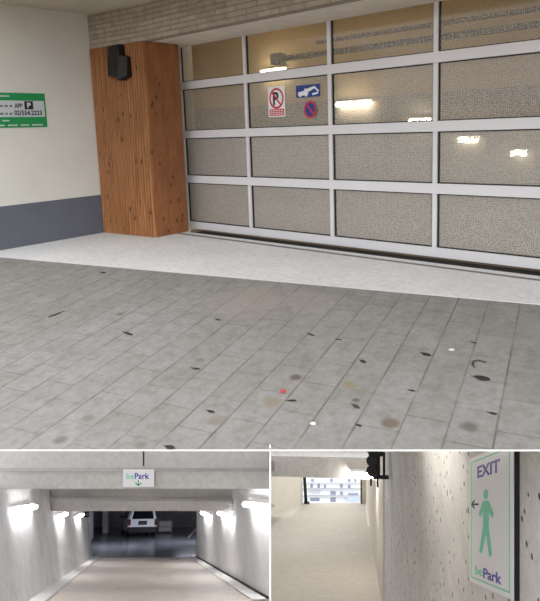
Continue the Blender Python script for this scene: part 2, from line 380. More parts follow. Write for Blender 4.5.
# left wall with slate band
w = MB().box((XW-0.2, -1.0, 0.52), (XW, 5.6, ZC+0.1)).build('wall_left', 'cream'); struct(w)
MB().box((XW-0.2, -1.0, -0.5), (XW+0.004, 5.6, 0.52)).build('baseboard_left', 'greyband')['kind'] = 'structure'
struct(MB().box((XW-0.2, CEIL_Y0, ZC), (5, YC, ZC+0.12)).build('ceiling', 'ceil'))
struct(MB().prism([(XW, YL, ZB), (XC, YC, ZB), (5, YC, ZB), (5, YC+.12, ZB), (XW, YC+.12, ZB)], (0, 0, .53)).build('wall_brick_lintel', 'brick', origin=(XW, YC, ZB)))
struct(MB().box((XW, 5.25, -.1), (-6.30, 5.7, 3.0)).build('wall_return', 'cream'))
struct(MB().box((XW, YC+0.12, ZB+0.005), (5, 9.6, ZB+0.10)).build('ceiling_soffit', 'soffit')) if False else None
struct(MB().box((XW, YC+0.12, ZB), (5, YD+0.02, ZB+0.12)).build('trim_2', 'soffit'))

# timber clad column
c = thing('wood_clad_column', ((XW+XC)/2, (YC+YD)/2, 0), 'brown timber clad column between the cream wall and the glazed door', 'column')
# the front face runs from YL at the wall to YC at the free corner
MB().prism([(XW+0.006, YL+.014, 0), (XC-.014, YC+.014, 0), (XC-.014, YS, 0), (XW+.006, YS, 0)], (0, 0, ZB-.005)).build('core', 'groove_shade', c)
bt = MB(); n = 21; pitch = (XC-XW-0.008)/n
for i in range(n):
    x = XW+0.006+i*pitch
    yy = YL+(YC-YL)*i/n; dy = (YC-YL)/n
    pr = [(x+pitch*.17, yy+dy*.1+.02, .002), (x+pitch*.18, yy+dy*.1-.012, .002), (x+pitch*.32, yy+dy*.3-.024, .002), (x+pitch*.68, yy+dy*.7-.024, .002), (x+pitch*.82, yy+dy*.9-.012, .002), (x+pitch*.83, yy+dy*.9+.02, .002)]
    bt.prism(pr, (0, 0, ZB-.008))
bt.build('ribbed_cladding', 'wood', c)
sd = MB()
for i in range(5):
    y = YC+0.016+i*(YS-YC-0.016)/5; sd.box((XC-0.016, y+0.0012, 0.002), (XC, y+(YS-YC-0.016)/5-0.0012, ZB-0.006))
sd.build('side_boards', 'woodp', c, bevel=0.001)

# black device at the top of the column
t = thing('wall_floodlight', (-6.62, YC-0.06, 2.2), 'black boxy device mounted at the top of the timber column', 'wall lamp')
MB().box((-6.59, YC-0.05, 2.02), (-6.37, YC-0.004, 2.40)).build('back_plate', 'black', t, bevel=0.006)
MB().hexa([(-6.62, YC-0.17, 2.05), (-6.39, YC-0.17, 2.00), (-6.39, YC-0.05, 2.00), (-6.62, YC-0.05, 2.05), (-6.62, YC-0.14, 2.42), (-6.39, YC-0.14, 2.42), (-6.39, YC-0.05, 2.42), (-6.62, YC-0.05, 2.42)]).build('housing', 'black', t, bevel=0.008)
MB().hexa([(-6.40, YC-0.19, 1.98), (-6.27, YC-0.13, 2.03), (-6.27, YC-0.004, 2.03), (-6.40, YC-0.004, 1.98), (-6.40, YC-0.15, 2.30), (-6.28, YC-0.10, 2.26), (-6.28, YC-0.004, 2.26), (-6.40, YC-0.004, 2.30)]).build('lamp_head', 'black', t, bevel=0.006)

# green information sign on the left wall
def sfn(x, y, h): return Vector((XW+0.008+h, x, y))     # x along the wall (away), y up
t = thing('parking_info_sign', (XW, 3.4, 1.44), 'green and white information sign on the cream wall', 'sign')
y0, y1, z0, z1 = 2.75, 3.90, 1.44, 1.848
poly(sfn, rect(y0, z0, y1, z1), -0.008, 0.0).build('board', 'sgreen', t)
poly(sfn, rect(y0, z0+0.125, y1-0.02, z1-0.09), 0, 0.002).build('white_panel', 'signgrey', t)
sft = lambda x, y, h: sfn(x, y, h+.0025)
text_mb('APP', sft, (3.50, 1.670, 3.60, 1.725), bold=.02).build('lettering', 'ink', t)
for a, b in ((3.44, 3.475), (3.38, 3.42), (3.30, 3.36)): poly(sfn, rect(a, 1.68, b, 1.705), .002, .003).build('small_print', 'inkgrey', t)
text_mb('02/554.2223', sft, (3.49, 1.585, 3.84, 1.642), bold=.02).build('phone_number', 'ink', t)
for a, b in ((3.43, 3.465), (3.38, 3.41), (3.30, 3.36)): poly(sfn, rect(a, 1.59, b, 1.615), .002, .003).build('small_print', 'inkgrey', t)
poly(sfn, rect(3.625, 1.655, 3.735, 1.752), .002, .004).build('p_square', 'ink', t)
text_mb('P', sfn, (3.66, 1.675, 3.705, 1.735), bold=.03).build('p_letter', 'white', t).location.x += 0.003
for a, b, z in ((3.40, 3.52, 1.46), (3.56, 3.66, 1.46), (3.70, 3.84, 1.46), (3.25, 3.36, 1.46), (3.34, 3.42, 1.515), (3.3, 3.45, 1.80)):
    poly(sfn, rect(a, z, b, z+.016), 0, .002).build('small_print', 'signgrey', t)

# sectional door
DX = [-6.27, -5.08, -3.835, -2.61, -1.36, -0.12]
RZ = [(0.004, 0.10), (0.635, 0.735), (1.235, 1.335), (1.878, 1.978)]      # rails
TOP = ZB+0.55
door = thing('sectional_garage_door', (-3.2, YD, 0), 'wide white framed sectional door with four rows of perforated glazed panes', 'garage door')
for i, (a, b) in enumerate(RZ):
    MB().box((DX[0]-0.05, YD-0.012, a), (DX[-1]+0.06, YD+0.04, b)).build('bottom_rail' if i == 0 else 'rail', 'white_frame', door, bevel=0.004)
MB().box((DX[0]-0.05, YD-0.012, TOP-0.06), (DX[-1]+0.06, YD+0.04, TOP)).build('rail', 'white_frame', door)
for i, x in enumerate(DX):
    wd = 0.05 if i == 0 else 0.048
    MB().box((x-wd/2-0.0, YD-0.008, 0.10), (x+wd/2, YD+0.038, TOP-0.06)).build('stile', 'white_frame', door, bevel=0.003)
for r in range(4):
    z0 = RZ[r][1]; z1 = RZ[r+1][0] if r < 3 else TOP-0.06
    for k in range(5):
        x0, x1 = DX[k]+0.026, DX[k+1]-0.026
        gk = MB()
        for q in (((x0-.002, z0), (x0+.010, z1)), ((x1-.010, z0), (x1+.002, z1)), ((x0, z0), (x1, z0+.010)), ((x0, z1-.010), (x1, z1))):
            gk.box((q[0][0], YD+0.012, q[0][1]), (q[1][0], YD+0.034, q[1][1]))
        pn = MB().box((x0+0.008, YD+0.016, z0+0.008), (x1-0.008, YD+0.020, z1-0.008)).build('pane', 'glass', door)
        gk.build('gasket', 'black', pn)
        sh = MB().add([(x0+.008, YD+.03, z0+.008), (x1-.008, YD+.03, z0+.008), (x1-.008, YD+.03, z1-.008), (x0+.008, YD+.03, z1-.008)], [(0, 1, 2, 3)])
        sh.build('perforated_sheet', ('sheetC', 'sheetC', 'sheetB', 'sheetA')[r], pn)

# signs stuck on the door
def dfn(x, y, h): return Vector((x, YD-0.0+0.014-h, y))
pfn = lambda x, y, h: dfn(-4.605+(x+4.595)*.86, 1.455+(y-1.45)*.885, h)
t = thing('private_parking_sign', (-4.6, YD+.014, 1.45), 'white sticker with a red ringed crossed P and red text bars on the door', 'sign')
poly(pfn, rect(-4.745, 1.45, -4.445, 1.845), 0.0, 0.002).build('board', 'white', t)
ring(pfn, -4.595, 1.69, .128, .135, .024, .026, .002, .004).build('ring', 'red', t)
text_mb('P', pfn, (-4.655, 1.60, -4.555, 1.775), bold=.03, depth=.003).build('p_letter', 'ink', t).location.y -= 0.002
poly(pfn, bar2(-4.67, 1.775, -4.52, 1.605, .022), .005, .006).build('slash', 'red', t)
for z in (1.465, 1.512):
    b = poly(pfn, rect(-4.725, z, -4.465, z+.04), .002, .004).build('text_bar', 'red', t)
    for q in range(5): poly(pfn, rect(-4.71+q*.048, z+.014, -4.675+q*.048, z+.026), .004, .005).build('text_mark', 'white', b)
t = thing('tow_away_sign', (-4.13, YD+.014, 1.65), 'small dark blue plate with a white tow truck on the door glass', 'sign')
poly(dfn, rect(-4.31, 1.655, -3.975, 1.79), 0, .002).build('board', 'blue', t)
tw = [(-4.28, 1.675), (-4.14, 1.675), (-4.14, 1.71), (-4.05, 1.745), (-4.0, 1.705), (-3.985, 1.715), (-4.05, 1.77), (-4.16, 1.745), (-4.18, 1.755), (-4.20, 1.725), (-4.28, 1.715)]
poly(dfn, tw, .002, .004).build('tow_truck_symbol', 'white', t)
for x in (-4.25, -4.17): poly(dfn, disc(x, 1.678, .017, .017, 14), .0025, .005).build('wheel_symbol', 'white', t)
poly(dfn, bar2(-4.08, 1.682, -4.0, 1.695, .022), .002, .004).build('towed_car_symbol', 'white', t)
t = thing('no_parking_sign', (-4.11, YD+.014, 1.46), 'round blue and red no parking sticker under the blue plate', 'sign')
poly(dfn, disc(-4.115, 1.517, .086, .095), 0, .002).build('disc', 'blue', t)
ring(dfn, -4.115, 1.517, .088, .097, .020, .022, .001, .004).build('ring', 'red', t)
poly(dfn, bar2(-4.167, 1.572, -4.063, 1.462, .018), .002, .004).build('slash', 'red', t)

# inside the garage behind the door
struct(MB().box((-10, 9.0, 1.81), (4.5, 9.15, 3.3)).build('wall_inner_upper', 'beige'))
struct(MB().box((-10, 8.99, -1.5), (4.5, 9.15, 1.81)).build('wall_inner_lower', 'innergrey'))
struct(MB().box((-10, 5.6, 3.3), (4.5, 9.15, 3.4)).build('ceiling_inner', 'beige'))
struct(MB().box((-10.1, 5.6, -1.5), (-10, 9.15, 3.4)).build('wall_inner_left', 'beige'))
struct(MB().box((4.5, 5.6, -1.5), (4.6, 9.15, 3.4)).build('wall_inner_right', 'beige'))
struct(MB().box((-10, 5.50, -0.1), (4.5, 9.15, -0.05)).build('floor_inner', 'innergrey'))
struct(MB().box((-10, 5.50, 3.0), (4.5, 5.6, 3.4)).build('wall_inner_front', 'beige'))
pp = thing('cable_tray', (-2.5, 6.0, 2.2), 'perforated metal tray under the garage ceiling seen through the upper panes', 'cable tray')
MB().box((-4.92, 5.97, 2.16), (4, 6.05, 2.215)).build('tray', 'dusty_steel', pp)
pp2 = MB().tube((-4.4, 6.0, 2.325), (4, 6.0, 2.325), 0.026).build('ceiling_pipe', 'pipe'); tag(pp2, 'thin pipe running above the metal tray behind the upper panes', 'pipe')
tm = MB().box((-5.10, 5.93, 2.12), (-4.94, 6.08, 2.27)).build('door_motor', 'steel', bevel=.02); tag(tm, 'small metal box at the left end of the tray behind the second upper pane', 'door motor')
tubes = [(-7.87, -7.29, 2.41, 'leftmost lit tube behind the door, level with the top rail'), (-6.13, -5.45, 1.703, 'longest lit tube behind the third column of panes'),
         (-4.72, -4.37, 1.358, 'short lit tube just above the middle rail behind the third column'), (-3.89, -3.59, 1.05, 'tilted lit tube behind the right pane below the middle rail'),
         (-3.08, -2.88, .85, 'rightmost and smallest lit tube behind the door')]
for (a, b, z, lb) in tubes:
    q = thing('tube_light', ((a+b)/2, 8.99, z), lb, 'light', 'tube lights behind the glazed door')
    MB().box((a-.02, 8.93, z+.02), (b+.02, 8.99, z+.06)).build('housing', 'housing', q)
    MB().tube((a, 8.90, z), (b, 8.90, z), 0.036).build('tube', 'tube', q)
q = thing('ceiling_light', (-4.5, 7.6, 3.3), 'long strip light on the garage ceiling behind the door', 'light')
MB().box((-8, 7.55, 3.25), (3, 7.65, 3.3)).build('housing', 'housing', q)
MB().box((-8, 7.56, 3.235), (3, 7.64, 3.25)).build('diffuser', glow('warm_strip', (255, 226, 190), 6.0), q)

# litter on the paving
def leaf(x, y, ln, wd, ang, mat, curl=.25):
    base = onp(x, y); mbl = MB(); nseg = 7; V = []
    a = math.radians(ang)
    ux = (PD*math.cos(a)+QD*math.sin(a)); uy = NN.cross(ux)
    for i in range(nseg+1):
        s = i/nseg; wv = wd*math.sin(math.pi*(0.06+0.9*s))**0.8
        for k in (-1, -.5, 0, .5, 1):
            V.append(base+ux*((s-.5)*ln)+uy*(k*wv/2)+NN*(0.003+curl*wd*(k*k*.35+((s-.5)**2)*.8)))
    fs = [(i*5+j, i*5+j+1, i*5+j+6, i*5+j+5) for i in range(nseg) for j in range(4)]
    top = len(V); V2 = [v-NN*0.0015 for v in V]
    fs2 = [tuple(reversed([q+top for q in f_])) for f_ in fs]
    rim = [(j, j+1) for j in range(4)] + [(i*5+4, (i+1)*5+4) for i in range(nseg)] + [(nseg*5+j+1, nseg*5+j) for j in reversed(range(4))] + [((i+1)*5, i*5) for i in reversed(range(nseg))]
    mbl.add(V+V2, fs+fs2+[(a_, a_+top, b_+top, b_) for a_, b_ in rim])
    mbl.tube(base+ux*ln*.48+NN*.004, base+ux*ln*.75+NN*.006, .0016, 6)
    return mbl.build('fallen_leaf', mat, smooth=True, origin=base)
LV = [(482, 379, .085, .050, 80, 'leafb', 'biggest dark leaf on the paving, lower right of the yard'),
      (426, 355, .060, .036, 70, 'leafb', 'dark oval leaf up and left of the biggest dark leaf'),
      (363, 362, .046, .028, 60, 'leafb', 'small dark leaf right of the middle of the paving'),
      (128, 334, .105, .026, 75, 'leafb', 'dark curled leaf alone on the left half of the paving'),
      (55, 315, .12, .026, -12, 'leaf', 'thin greenish leaf near the left side below the pale strip'),
      (311, 335, .06, .022, 70, 'leaf', 'small curled leaf near the centre below the pale strip'),
      (292, 408-7, .05, .018, 110, 'leafb', 'narrow dark leaf just right of the red petal'),
      (356, 407, .05, .024, 60, 'leaf', 'crumpled brown leaf between the two mossy stains'),
      (359, 426, .03, .014, 80, 'leafb', 'tiny dark leaf in front of the crumpled brown leaf'),
      (493, 414, .04, .018, 85, 'leafb', 'short dark leaf at the lower right of the paving'),
      (103, 273, .07, .03, 80, 'leafb', 'dark leaf at the edge of the pale concrete, left side'),
      (196, 369, .05, .018, 95, 'leafb', 'narrow dark leaf in the lower middle left'),
      (211, 412, .045, .02, 85, 'leafb', 'dark leaf near the front edge, left of centre'),
      (218, 320, .05, .02, 80, 'leaf', 'brown leaf in the middle of the reddish paving patch'),
      (474, 343, .03, .014, 80, 'leafb', 'tiny dark leaf straight above the curved twig'),
      (412, 391, .035, .014, 85, 'leafb', 'tiny dark leaf on a joint left of the twig'),
      (339, 340, .04, .012, 85, 'leaf', 'thin brown leaf right of the central curled leaf'),
      (170, 449-1, .05, .03, 90, 'leafb', 'dark leaf cut by the front edge of the paving')]
for (x, y, ln, wd, an, mt, lb) in LV:
    tag(leaf(x, y, ln, wd, an, mt), lb, 'leaf', 'fallen leaves on the grey paving')
tag(leaf(283, 392, .038, .034, 20, 'petal', .15), 'small red petal lying on the paving', 'petal').name = 'flower_petal'
for (x, y, lb) in ((313, 424, 'bright white scrap near the front edge of the paving'), (452, 350, 'white scrap near the right side between two dark leaves')):
    b = onp(x, y); mb = MB(); pts = [b+PD*.015*math.cos(k)*random.uniform(.7, 1.2)+QD*.02*math.sin(k)*random.uniform(.7, 1.2)+NN*.001 for k in (0, 1, 2.1, 3.2, 4.3, 5.3)]
    tag(mb.prism(pts, NN*.004).build('paper_scrap', 'paper', origin=b), lb, 'paper', 'white scraps on the paving')
b = [onp(472, 366), onp(473, 362), onp(478, 361), onp(486, 363)]; mb = MB()
for i in range(3): mb.tube(b[i]+NN*.006, b[i+1]+NN*.006, .005, 8, .004)
mb.tube(b[1]+NN*.006, onp(474, 368)+NN*.004, .003, 8)
tag(mb.build('twig', 'twig'), 'curved brown twig above the biggest dark leaf', 'twig')

# ================================================================ LOWER LEVELS, in the slope's own directions
def cw(X, Y, Z): return EYE + R @ Vector((X, Y, -Z))
def at(px, py, z): return cw((px-PX)/F*z, -(py-PY)/F*z, z)
def frame(origin, x, y, z):
    return Matrix(((x.x, y.x, z.x, origin.x), (x.y, y.y, z.y, origin.y), (x.z, y.z, z.z, origin.z), (0, 0, 0, 1)))
cX, cY, cZ = R @ Vector((1, 0, 0)), R @ Vector((0, 1, 0)), R @ Vector((0, 0, -1))
# partition between the two lower passages
def gY(z):  # height of the paved surface above the axis at depth z
    a = EYE + R @ Vector((0, 0, -z)); up = R @ Vector((0, 1, 0))
    return min((AP-a).dot(NN)/up.dot(NN), (0-a.z)/up.z)
pts = [(2.86, gY(2.86)-.03), (6, gY(6)-.06), (22, -1.2), (22, -16), (2.86, -2.2)]
MB().prism([cw(-.003, y, z) for z, y in pts], cX*.008).build('wall_between_ramps', 'rampwall')['kind'] = 'structure'
MB().prism([cw(-.0035, y, 2.835) for y in (-2.2, -1.05)] + [cw(-.0035, y, 2.86) for y in (-1.05, -2.2)], cX*.0085).build('trim_3', 'edge')['kind'] = 'structure'

# ---- left passage: ramp going down to the car park
def L(u, v, w): return cw(u+(140-PX)/F*w, v-(486-PY)/F*w, w)
hF = 1.55
def fv(w): return -hF-0.0635*w
WE = 27.7
def slab(name, mat, quad, thick):   # quad of 4 world points + thickness vector
    return struct(MB().prism(quad, thick).build(name, mat, origin=frame(quad[0], cX, cZ, cY)))
slab('floor_ramp', 'rampfloor', [L(-2.8, fv(7), 7), L(1.50, fv(7), 7), L(2.61, fv(12.1), 12.1), L(2.9, fv(14), 14), L(2.9, fv(WE), WE), L(-2.8, fv(WE), WE)], -cY*.2)
def uleft(v, w):      # the left wall leans: its face at height v
    t = (w-6)/(WE-6); vt = .7-1.5*t; q = min(1.0, max(0.0, (v-fv(w))/(vt-fv(w)))); return -2.17-(.43-.04*t)*q
wmb = MB(); ws = [6, 8, 10, 12.0, 12.02, 14, 17, 20, 24, WE]
for i, w_ in enumerate(ws):
    vt = -.06 if w_ < 12.01 else .7-1.5*(w_-6)/(WE-6)
    for k_ in range(7):
        v_ = fv(w_)+(vt-fv(w_))*k_/6; wmb.v.append(L(uleft(v_, w_), v_, w_))
    wmb.v.append(L(-3.1, vt, w_)); wmb.v.append(L(-3.1, fv(w_), w_))
for i in range(len(ws)-1):
    for k_ in range(9): wmb.f.append((i*9+k_, i*9+(k_+1) % 9, (i+1)*9+(k_+1) % 9, (i+1)*9+k_))
wmb.f += [tuple(range(9)), tuple(reversed(range(len(ws)*9-9, len(ws)*9)))]
struct(wmb.build('wall_ramp_left', 'rampwall', origin=frame(L(-2.6, fv(6), 6), cX, cZ, cY)))
slab('wall_ramp_right', 'rampwall2', [L(2.62, fv(12.1), 12.1), L(2.62, fv(WE), WE), L(2.62, .5, WE), L(2.62, .9, 12.1)], cX*.005)
def kerb(name, u0, u1, hgt, w0=7, w1=WE):
    P = [L(u0, fv(w0), w0), L(u1, fv(w0), w0), L(u1, fv(w1), w1), L(u0, fv(w1), w1)]
    return struct(MB().hexa(P+[p+cY*hgt for p in P]).build(name, 'kerb', bevel=.02))
kerb('trim_4', -2.2, -1.86, .05); kerb('trim_5', 2.26, 2.61, .04, 12.1)
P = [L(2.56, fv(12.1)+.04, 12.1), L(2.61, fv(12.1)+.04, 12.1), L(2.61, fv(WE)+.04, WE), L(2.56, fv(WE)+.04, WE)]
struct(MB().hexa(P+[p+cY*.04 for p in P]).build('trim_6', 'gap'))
def fbox(u0, v0, w0, u1, v1, w1):  # box square to the picture plane
    mb = MB(); O = lambda u, v, w: L(u, v, w0) + cZ*(w-w0)
    return mb.hexa([O(u0, v0, w0), O(u1, v0, w0), O(u1, v0, w1), O(u0, v0, w1), O(u0, v1, w0), O(u1, v1, w0), O(u1, v1, w1), O(u0, v1, w1)])
vv = lambda py, w: -(py-486)/F*w
# first beam
struct(fbox(-3.0, vv(488.8, 11.3), 11.3, 2.45, vv(471, 11.3), 12.2).build('wall_beam_front', 'beam', origin=L(0, 0, 11.3)))
struct(fbox(-3.0, vv(471, 11.38), 11.38, 2.45, vv(447, 11.38), 12.2).build('wall_beam_upper', 'beam', origin=L(0, 0, 11.3)))
struct(fbox(-3.0, vv(471.6, 11.26), 11.26, 2.45, vv(470.8, 11.26), 11.4).build('trim_7', 'beamdk'))
struct(fbox(.055, vv(466, 11.36), 11.365, .075, vv(449, 11.36), 11.4).build('trim_8', 'gap'))
# second beam
struct(fbox(-2.62, vv(511, 16.7), 16.7, 2.64, vv(501.3, 16.7), 17.6).build('wall_beam_back', 'beam', origin=L(0, 0, 16.7)))
struct(fbox(-2.62, vv(502, 16.95), 16.95, 2.64, vv(486, 16.95), 17.6).build('wall_beam_recess', 'beamdk', origin=L(0, 0, 16.7)))
slab('ceiling_ramp', 'beamdk', [L(-2.7, .30, 12), L(2.7, .30, 12), L(2.7, .30, 17), L(-2.7, .30, 17)], cY*.2)
slab('ceiling_ramp_lower', 'beamdk', [L(-2.7, -.2, 17), L(2.7, -.2, 17), L(2.7, -.55, WE), L(-2.7, -.55, WE)], cY*.2)
# car park at the bottom
v2 = -3.31
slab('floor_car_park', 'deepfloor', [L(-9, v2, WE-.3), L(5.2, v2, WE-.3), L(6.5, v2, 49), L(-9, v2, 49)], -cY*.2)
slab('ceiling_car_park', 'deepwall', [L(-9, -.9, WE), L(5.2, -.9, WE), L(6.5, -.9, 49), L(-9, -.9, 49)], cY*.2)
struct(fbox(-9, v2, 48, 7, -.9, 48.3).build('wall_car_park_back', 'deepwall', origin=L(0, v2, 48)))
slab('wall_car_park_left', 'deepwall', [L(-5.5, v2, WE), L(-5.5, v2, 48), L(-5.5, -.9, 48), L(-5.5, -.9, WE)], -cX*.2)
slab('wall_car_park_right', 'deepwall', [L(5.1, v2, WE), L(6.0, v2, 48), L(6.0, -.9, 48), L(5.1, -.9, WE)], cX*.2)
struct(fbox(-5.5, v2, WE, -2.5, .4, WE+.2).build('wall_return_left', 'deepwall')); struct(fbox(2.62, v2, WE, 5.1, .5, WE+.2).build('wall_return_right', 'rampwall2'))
cl = fbox(-2.65, v2, 42, -2.25, -.95, 42.4).build('concrete_pillar', 'rampwall2'); tag(cl, 'pale concrete pillar left of the white car at the foot of the ramp', 'pillar')
cl = fbox(-3.3, v2, 36, -2.95, -.95, 36.5).build('concrete_pillar', 'deepwall'); tag(cl, 'darker concrete pillar beside the end of the left ramp wall', 'pillar')
# rigid frame for things standing on the lower floor
lf = (L(0, 0, 1)-L(0, 0, 0)).normalized(); lr = (cX - lf*cX.dot(lf)).normalized(); lu = lr.cross(lf)
def boxf(M, a, b): return MB().box(a, b, M)
# barrier at the right of the car
M = frame(L(1.75, v2, 42), lr, lf, lu)
t = thing('guard_rail', M, 'low metal guard rail to the right of the white car', 'guard rail')
for x in (-.45, .45): MB().tube(M @ Vector((x, 0, 0)), M @ Vector((x, 0, .85)), .04).build('post', 'steel', t)
for z in (.80, .42): MB().tube(M @ Vector((-.45, 0, z)), M @ Vector((.45, 0, z)), .035).build('rail', 'steel', t)
MB().box((-.42, -.01, .1), (.42, .01, .74), M).build('infill_panel', 'rampwall', t)
# car
ang = math.radians(7)
fw = (lf*math.cos(ang)-lr*math.sin(ang)); rg = fw.cross(lu)
CM = frame(L(.10, v2, 38.6), rg, fw, lu)
car = thing('car', CM, 'white car with black rear bumper parked at the foot of the ramp, seen from behind', 'car')
def loft(secs):  # sections: y, list of (x,z) half profile mirrored
    mb = MB(); n = None
    for (y, prof) in secs:
        pr = prof + [(-x, z) for x, z in reversed(prof)]; n = len(pr)
        mb.v += [CM @ Vector((x, y, z)) for x, z in pr]
    for s in range(len(secs)-1):
        for i in range(n): j = (i+1) % n; mb.f.append((s*n+i, s*n+j, (s+1)*n+j, (s+1)*n+i))
    mb.f.append(tuple(reversed(range(n)))); mb.f.append(tuple(range((len(secs)-1)*n, len(secs)*n)))
    return mb
def prof(hw, zb, belt, top, hwt): return [(hw*.93, zb), (hw, zb+.12), (hw, zb+.4), (hw*.985, belt), (hwt*1.0+.03, top-.12), (hwt*.9, top-.02), (hwt*.5, top)]
b = loft([(0.0, prof(.86, .42, 1.02, 1.62, .66)), (.10, prof(.93, .32, 1.04, 1.68, .70)), (.5, prof(.95, .28, 1.05, 1.76, .74)), (1.8, prof(.95, .26, 1.04, 1.78, .75)), (2.8, prof(.95, .26, 1.02, 1.66, .70)), (3.35, prof(.94, .26, .99, 1.12, .80)), (4.3, prof(.90, .28, .84, .92, .72)), (4.5, prof(.80, .36, .70, .78, .6))])
bd = b.build('body', 'carwhite', car, smooth=False, bevel=.02)
MB().hexa([CM @ Vector(p) for p in ((-.70, -.03, 1.06), (.70, -.03, 1.06), (.70, .1, 1.06), (-.70, .1, 1.06), (-.60, -.015, 1.58), (.60, -.015, 1.58), (.60, .1, 1.58), (-.60, .1, 1.58))]).build('rear_window', 'carglass', car, bevel=.03)
MB().hexa([CM @ Vector(p) for p in ((-.90, -.10, .26), (.90, -.10, .26), (.955, .30, .26), (-.955, .30, .26), (-.90, -.10, .60), (.90, -.10, .60), (.955, .30, .60), (-.955, .30, .60))]).build('rear_bumper', 'bumper', car, bevel=.05)
boxf(CM, (-.28, -.03, .72), (.28, 0, .96)).build('number_plate', 'plate', car, bevel=.01)
for s in (-1, 1):
    boxf(CM, (s*.86-.10, -.02, .70), (s*.86+.10, .14, 1.06)).build('tail_lamp', 'tail', car, bevel=.02)
    mir = boxf(CM, (s*1.08-.12, 2.9, 1.0), (s*1.08+.12, 3.0, 1.18)).build('side_mirror', 'bumper', car, bevel=.03)
    MB().hexa([CM @ Vector(p) for p in ((s*.955, .6, 1.08), (s*.965, .6, 1.08), (s*.965, 3.0, 1.06), (s*.955, 3.0, 1.06), (s*.80, .8, 1.56), (s*.83, .8, 1.56), (s*.80, 2.6, 1.54), (s*.77, 2.6, 1.54))]).build('side_window', 'carglass', car)
    for y in (.85, 3.55):
        wh = MB().tube(CM @ Vector((s*.72, y, .33)), CM @ Vector((s*.96, y, .33)), .33, 24).build('wheel', 'rubber', car, bevel=.02)
        MB().tube(CM @ Vector((s*.95, y, .33)), CM @ Vector((s*.975, y, .33)), .20, 20).build('hubcap', 'hub', wh)
# lamps on the ramp walls
LT = [(-1, 11.3, 14.2, -.475, 'nearest tube lamp on the left ramp wall'), (-1, 17.2, 19.2, -.905, 'middle tube lamp on the left ramp wall, just past the second beam'), (-1, 22.4, 24.7, -1.19, 'farthest tube lamp on the left ramp wall'),
      (1, 11.4, 14.0, -.43, 'nearest tube lamp on the right ramp wall, by the partition'), (1, 16.6, 19.2, -.875, 'middle tube lamp on the right ramp wall'), (1, 21.8, 24.5, -1.10, 'farthest tube lamp on the right ramp wall')]
for (s, w0, w1, v, lb) in LT:
    uw = 2.62 if s > 0 else uleft(v, (w0+w1)/2); u = uw - s*.10
    if w0 == 11.4: uw = 2.56; u = 2.44
    if w0 == 11.3: w0 = 11.35; w1 = 13.6
    q = thing('tube_lamp', L(uw, v, (w0+w1)/2), lb, 'light', 'tube lamps along the ramp')
    MB().tube(L(u, v, w0), L(u, v, w1), .045).build('tube', 'tube_cool', q)
    a0, a1 = L(u+s*.03, v+.05, w0), L(uw+s*.0, v+.05, w0); b0, b1 = L(u+s*.03, v+.05, w1), L(uw+s*.0, v+.05, w1)
    MB().hexa([a0-cY*.02, a1-cY*.02, b1-cY*.02, b0-cY*.02, a0+cY*.03, a1+cY*.03, b1+cY*.03, b0+cY*.03]).build('housing', 'housing', q)
# small black camera by the last left lamp
t = thing('security_camera', L(-2.5, -1.15, 26.6), 'small black camera high on the left ramp wall', 'camera')
cq = frame(L(-2.35, -1.28, 26.6), lr, lf, lu)
MB().box((-.10, -.2, -.10), (.10, .15, .12), cq).build('housing', 'black', t, bevel=.02)
MB().tube(cq @ Vector((-.2, 0, .0)), cq @ Vector((0, 0, 0)), .04).build('bracket', 'black', t)
MB().tube(cq @ Vector((0, -.24, 0)), cq @ Vector((0, -.19, 0)), .06).build('lens', 'carglass', t)
# white strip painted for a strip light's reflection on the lower floor
P = [L(3.0, v2+.004, 38), L(3.12, v2+.004, 38), L(4.6, v2+.004, 47), L(4.3, v2+.004, 47)]
mk = MB().prism(P, cY*.006).build('floor_reflection', 'white'); tag(mk, 'white strip painted as a lamp reflection on the dark floor right of the car', 'floor reflection')
# hanging sign on the first beam
SW = 11.24
def s2(x, y, h): return at(x, y, SW) - cZ*h
t = thing('direction_sign', frame(at(138.5, 487, SW), cX, -cZ, cY), 'white board with bePark lettering and a green down arrow on the first beam', 'sign')
poly(s2, rect(123, 487, 154, 470), -.03, 0).build('board', 'white', t)
text_mb('be', s2, (126.5, 479.0, 134.0, 473.2), bold=.012).build('lettering_be', 'mint', t)
text_mb('Park', s2, (134.8, 479.0, 149.3, 473.0), bold=.02).build('lettering_park', 'purple', t)
poly(s2, bar2(138.3, 479.8, 138.3, 485, .9), 0, .003).build('arrow_shaft', 'leafgreen', t)
for s in (-1, 1): poly(s2, bar2(138.3, 485.6, 138.3+s*2.9, 482.6, 1.0), 0, .003).build('arrow_barb', 'leafgreen', t)

for (u, w, lb) in ((-1.5, 33, 'added unseen ceiling lamp of the car park left of the car, above the second beam'), (3.2, 36, 'added unseen ceiling lamp of the car park right of the car, above the second beam')):  # added lamps, hidden by the second beam, to brighten the car park
    q = thing('added_ceiling_lamp', L(u, -.9, w), lb, 'light', 'added car park ceiling lamps')
    M = frame(L(u, -1.0, w), cX, cZ, cY)
    MB().box((-.7, -.08, .03), (.7, .08, .10), M).build('housing', 'housing', q)
    MB().box((-.68, -.05, 0), (.68, .05, .03), M).build('diffuser', 'tube_fill', q)

